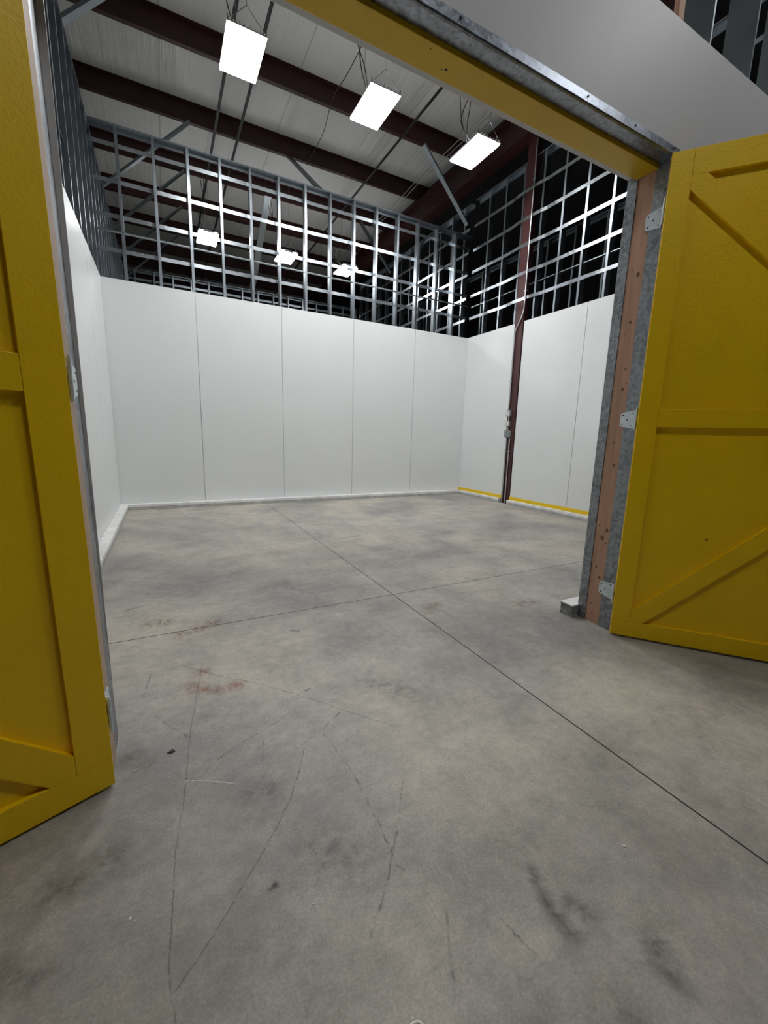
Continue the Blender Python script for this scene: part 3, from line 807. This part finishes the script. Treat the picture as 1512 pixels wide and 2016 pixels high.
# ------------------------------------------------------------------ ceiling straps, cables, braces
for x, lab in ((1.68, 'black ceiling strap passing behind the left light, left of the pair'), (2.05, 'black ceiling strap passing behind the left light, right of the pair'), (4.50, 'black ceiling strap running between the middle and right lights')):
    bm = bmesh.new(); box(bm, (x - 0.021, -4.6, 6.138), (x + 0.021, 11.0, 6.148))
    tag(new_obj('ceiling_strap', bm, M['black']), lab, 'strap')
bm = bmesh.new(); tube(bm, smooth_path([(3.20, -1.6, 6.14), (3.2, -1.1, 6.13), (3.19, -0.5, 6.11), (3.17, 0.03, 6.12), (3.24, 0.6, 6.05), (3.27, 1.2, 6.07), (3.3, 1.79, 6.14)], 6), 0.006, 6)
tag(new_obj('cable', bm, M['cord'], None, True), 'thin dark cable sagging under the ceiling left of the middle light', 'cable')
for x, lab in ((5.42, 'thin grey cable along the ceiling beside the rafter, right one'), (5.34, 'thin grey cable along the ceiling beside the rafter, left one')):
    bm = bmesh.new(); tube(bm, smooth_path([(x, -3.0, 6.14), (x, -0.5, 6.10), (x, 1.0, 6.12), (x + 0.02, 2.4, 6.09), (x, 4.0, 6.13), (x, 6.0, 6.14)], 5), 0.007, 6)
    tag(new_obj('cable', bm, simple('pale_cable', (0.3, 0.3, 0.3), 0.5)), lab, 'cable')

def brace(A, B, label, w=0.092, upv=(0, 1, 0), mt='stud_dull'):
    A = Vector(A); B = Vector(B); d = (B - A); L = d.length; dn = d.normalized()
    upv = Vector(upv); s = dn.cross(upv).normalized()
    bm = bmesh.new()
    pr = u_profile(w, 0.032, 0.0022)
    extrude_poly(bm, [(p[0] - w / 2, p[1]) for p in pr], A, upv, s, d)
    o = new_obj('diagonal_brace', bm, M[mt]); tag(o, label, 'brace')
brace((-0.02, -1.27, 4.842), (1.30, -1.27, 6.15), 'steel brace from the left wall top up to the nearest purlin')
brace((-0.02, 1.74, 4.842), (1.30, 1.74, 6.15), 'steel brace rising from the left wall to the purlin above the back grid')
brace((-0.02, 3.25, 4.842), (1.28, 3.25, 6.15), 'second steel brace from the left, seen through the back stud grid')
brace((-0.02, 4.75, 4.842), (1.28, 4.75, 6.15), 'third steel brace from the left, seen through the back stud grid')
brace((-0.02, 6.25, 4.842), (1.28, 6.25, 6.15), 'farthest steel brace on the left, near the end wall')
brace((4.93, 0.245, 6.158), (5.945, 0.20, 5.10), 'long bright-edged steel brace below the right light, leaning to the corner')
brace((2.98, 0.06, 4.875), (2.95, 1.72, 6.155), 'short steel brace from the back top track up to a purlin', upv=(1, 0, 0))
brace((2.90, 5.30, 4.845), (2.91, 3.26, 6.15), 'broad pale steel brace seen through the middle of the back stud grid', w=0.14, upv=(1, 0, 0))
brace((5.09, 3.265, 6.158), (5.95, 3.265, 5.20), 'steel brace seen through the right part of the back stud grid')

# ------------------------------------------------------------------ debris on the floor
wp = [(0.81,-0.63),(1.4,-2.34),(1.06,-4.02),(0.86,-6.04),(0.97,-6.32),(0.66,-5.15),(0.89,-4.23),(1.15,-4.46),(1.46,-5.77),(1.49,-5.79),(1.4,-5.82),(1.32,-5.99),(1.69,-6.29),(0.47,-5.88),(0.48,-5.89),(0.53,-4.21),(1.75,-1.38),(0.42,-0.35)]
rr_ = random.Random(11)
for (x, y) in wp:
    dist = math.hypot(x - 0.608, y + 6.826)
    r = 0.0022 * (0.6 + dist * 0.75) * rr_.uniform(0.7, 1.3)
    bm = bmesh.new(); n = 6
    pts = [(math.cos(k / n * 6.283) * r * rr_.uniform(0.5, 1.4), math.sin(k / n * 6.283) * r * rr_.uniform(0.4, 0.9)) for k in range(n)]
    extrude_poly(bm, pts, (0, 0, 0), (1, 0, 0), (0, 1, 0), (0, 0, 0.0022))
    o = new_obj('paint_chip', bm, M['chip']); o.location = (x, y, 0.0); o.rotation_euler.z = rr_.uniform(0, 6)
    tag(o, 'tiny white paint chip lying on the concrete floor', 'debris', 'white chips scattered on the floor')
bm = bmesh.new()
extrude_poly(bm, [(-0.012, -0.004), (0.0, -0.009), (0.013, -0.006), (0.009, 0.003), (0.002, 0.009), (-0.001, 0.002)], (0, 0, 0), (1, 0, 0), (0, 1, 0), (0, 0, 0.004))
o = new_obj('debris_scrap', bm, M['darkchip']); o.location = (0.562, -5.35, 0)
tag(o, 'small dark scrap on the floor near the left door', 'debris')
bm = bmesh.new()
tube(bm, smooth_path([(-0.02, -0.005, 0.003), (-0.005, 0.006, 0.004), (0.012, 0.004, 0.003), (0.018, -0.006, 0.003)], 5), 0.003, 6)
o = new_obj('debris_scrap', bm, M['chip'], None, True); o.location = (0.965, -6.335, 0)
tag(o, 'white curled scrap at the bottom edge of the photo', 'debris')

# ------------------------------------------------------------------ camera
cam = bpy.data.cameras.new('camera'); co = bpy.data.objects.new('camera', cam); COL.objects.link(co)
yaw, pit, rol, fpx = 0.4874, -0.1816, 0.0276, 812.1469
fw = Vector((math.sin(yaw) * math.cos(pit), math.cos(yaw) * math.cos(pit), math.sin(pit)))
ri = Vector((math.cos(yaw), -math.sin(yaw), 0)); up = ri.cross(fw)
c, s = math.cos(rol), math.sin(rol)
r2 = ri * c + up * s; u2 = -ri * s + up * c
mw = Matrix((( r2.x, u2.x, -fw.x, 0.608), (r2.y, u2.y, -fw.y, -6.8261), (r2.z, u2.z, -fw.z, 1.1214), (0, 0, 0, 1)))
co.matrix_world = mw
cam.sensor_fit = 'HORIZONTAL'; cam.sensor_width = 36.0; cam.lens = fpx / 1512 * 36.0
cam.clip_start = 0.02; cam.clip_end = 100
S.camera = co

w = bpy.data.worlds.new('world'); S.world = w; w.use_nodes = True
w.node_tree.nodes['Background'].inputs[0].default_value = (0.5, 0.55, 0.6, 1)
w.node_tree.nodes['Background'].inputs[1].default_value = 0.0
S.view_settings.view_transform = 'Standard'; S.view_settings.look = 'None'
S.view_settings.gamma = 1.0; S.view_settings.use_curve_mapping = False
S.view_settings.exposure = 0.13
S.cycles.max_bounces = 8; S.cycles.diffuse_bounces = 5; S.cycles.glossy_bounces = 4
S.cycles.sample_clamp_indirect = 8.0
S.cycles.use_denoising = True
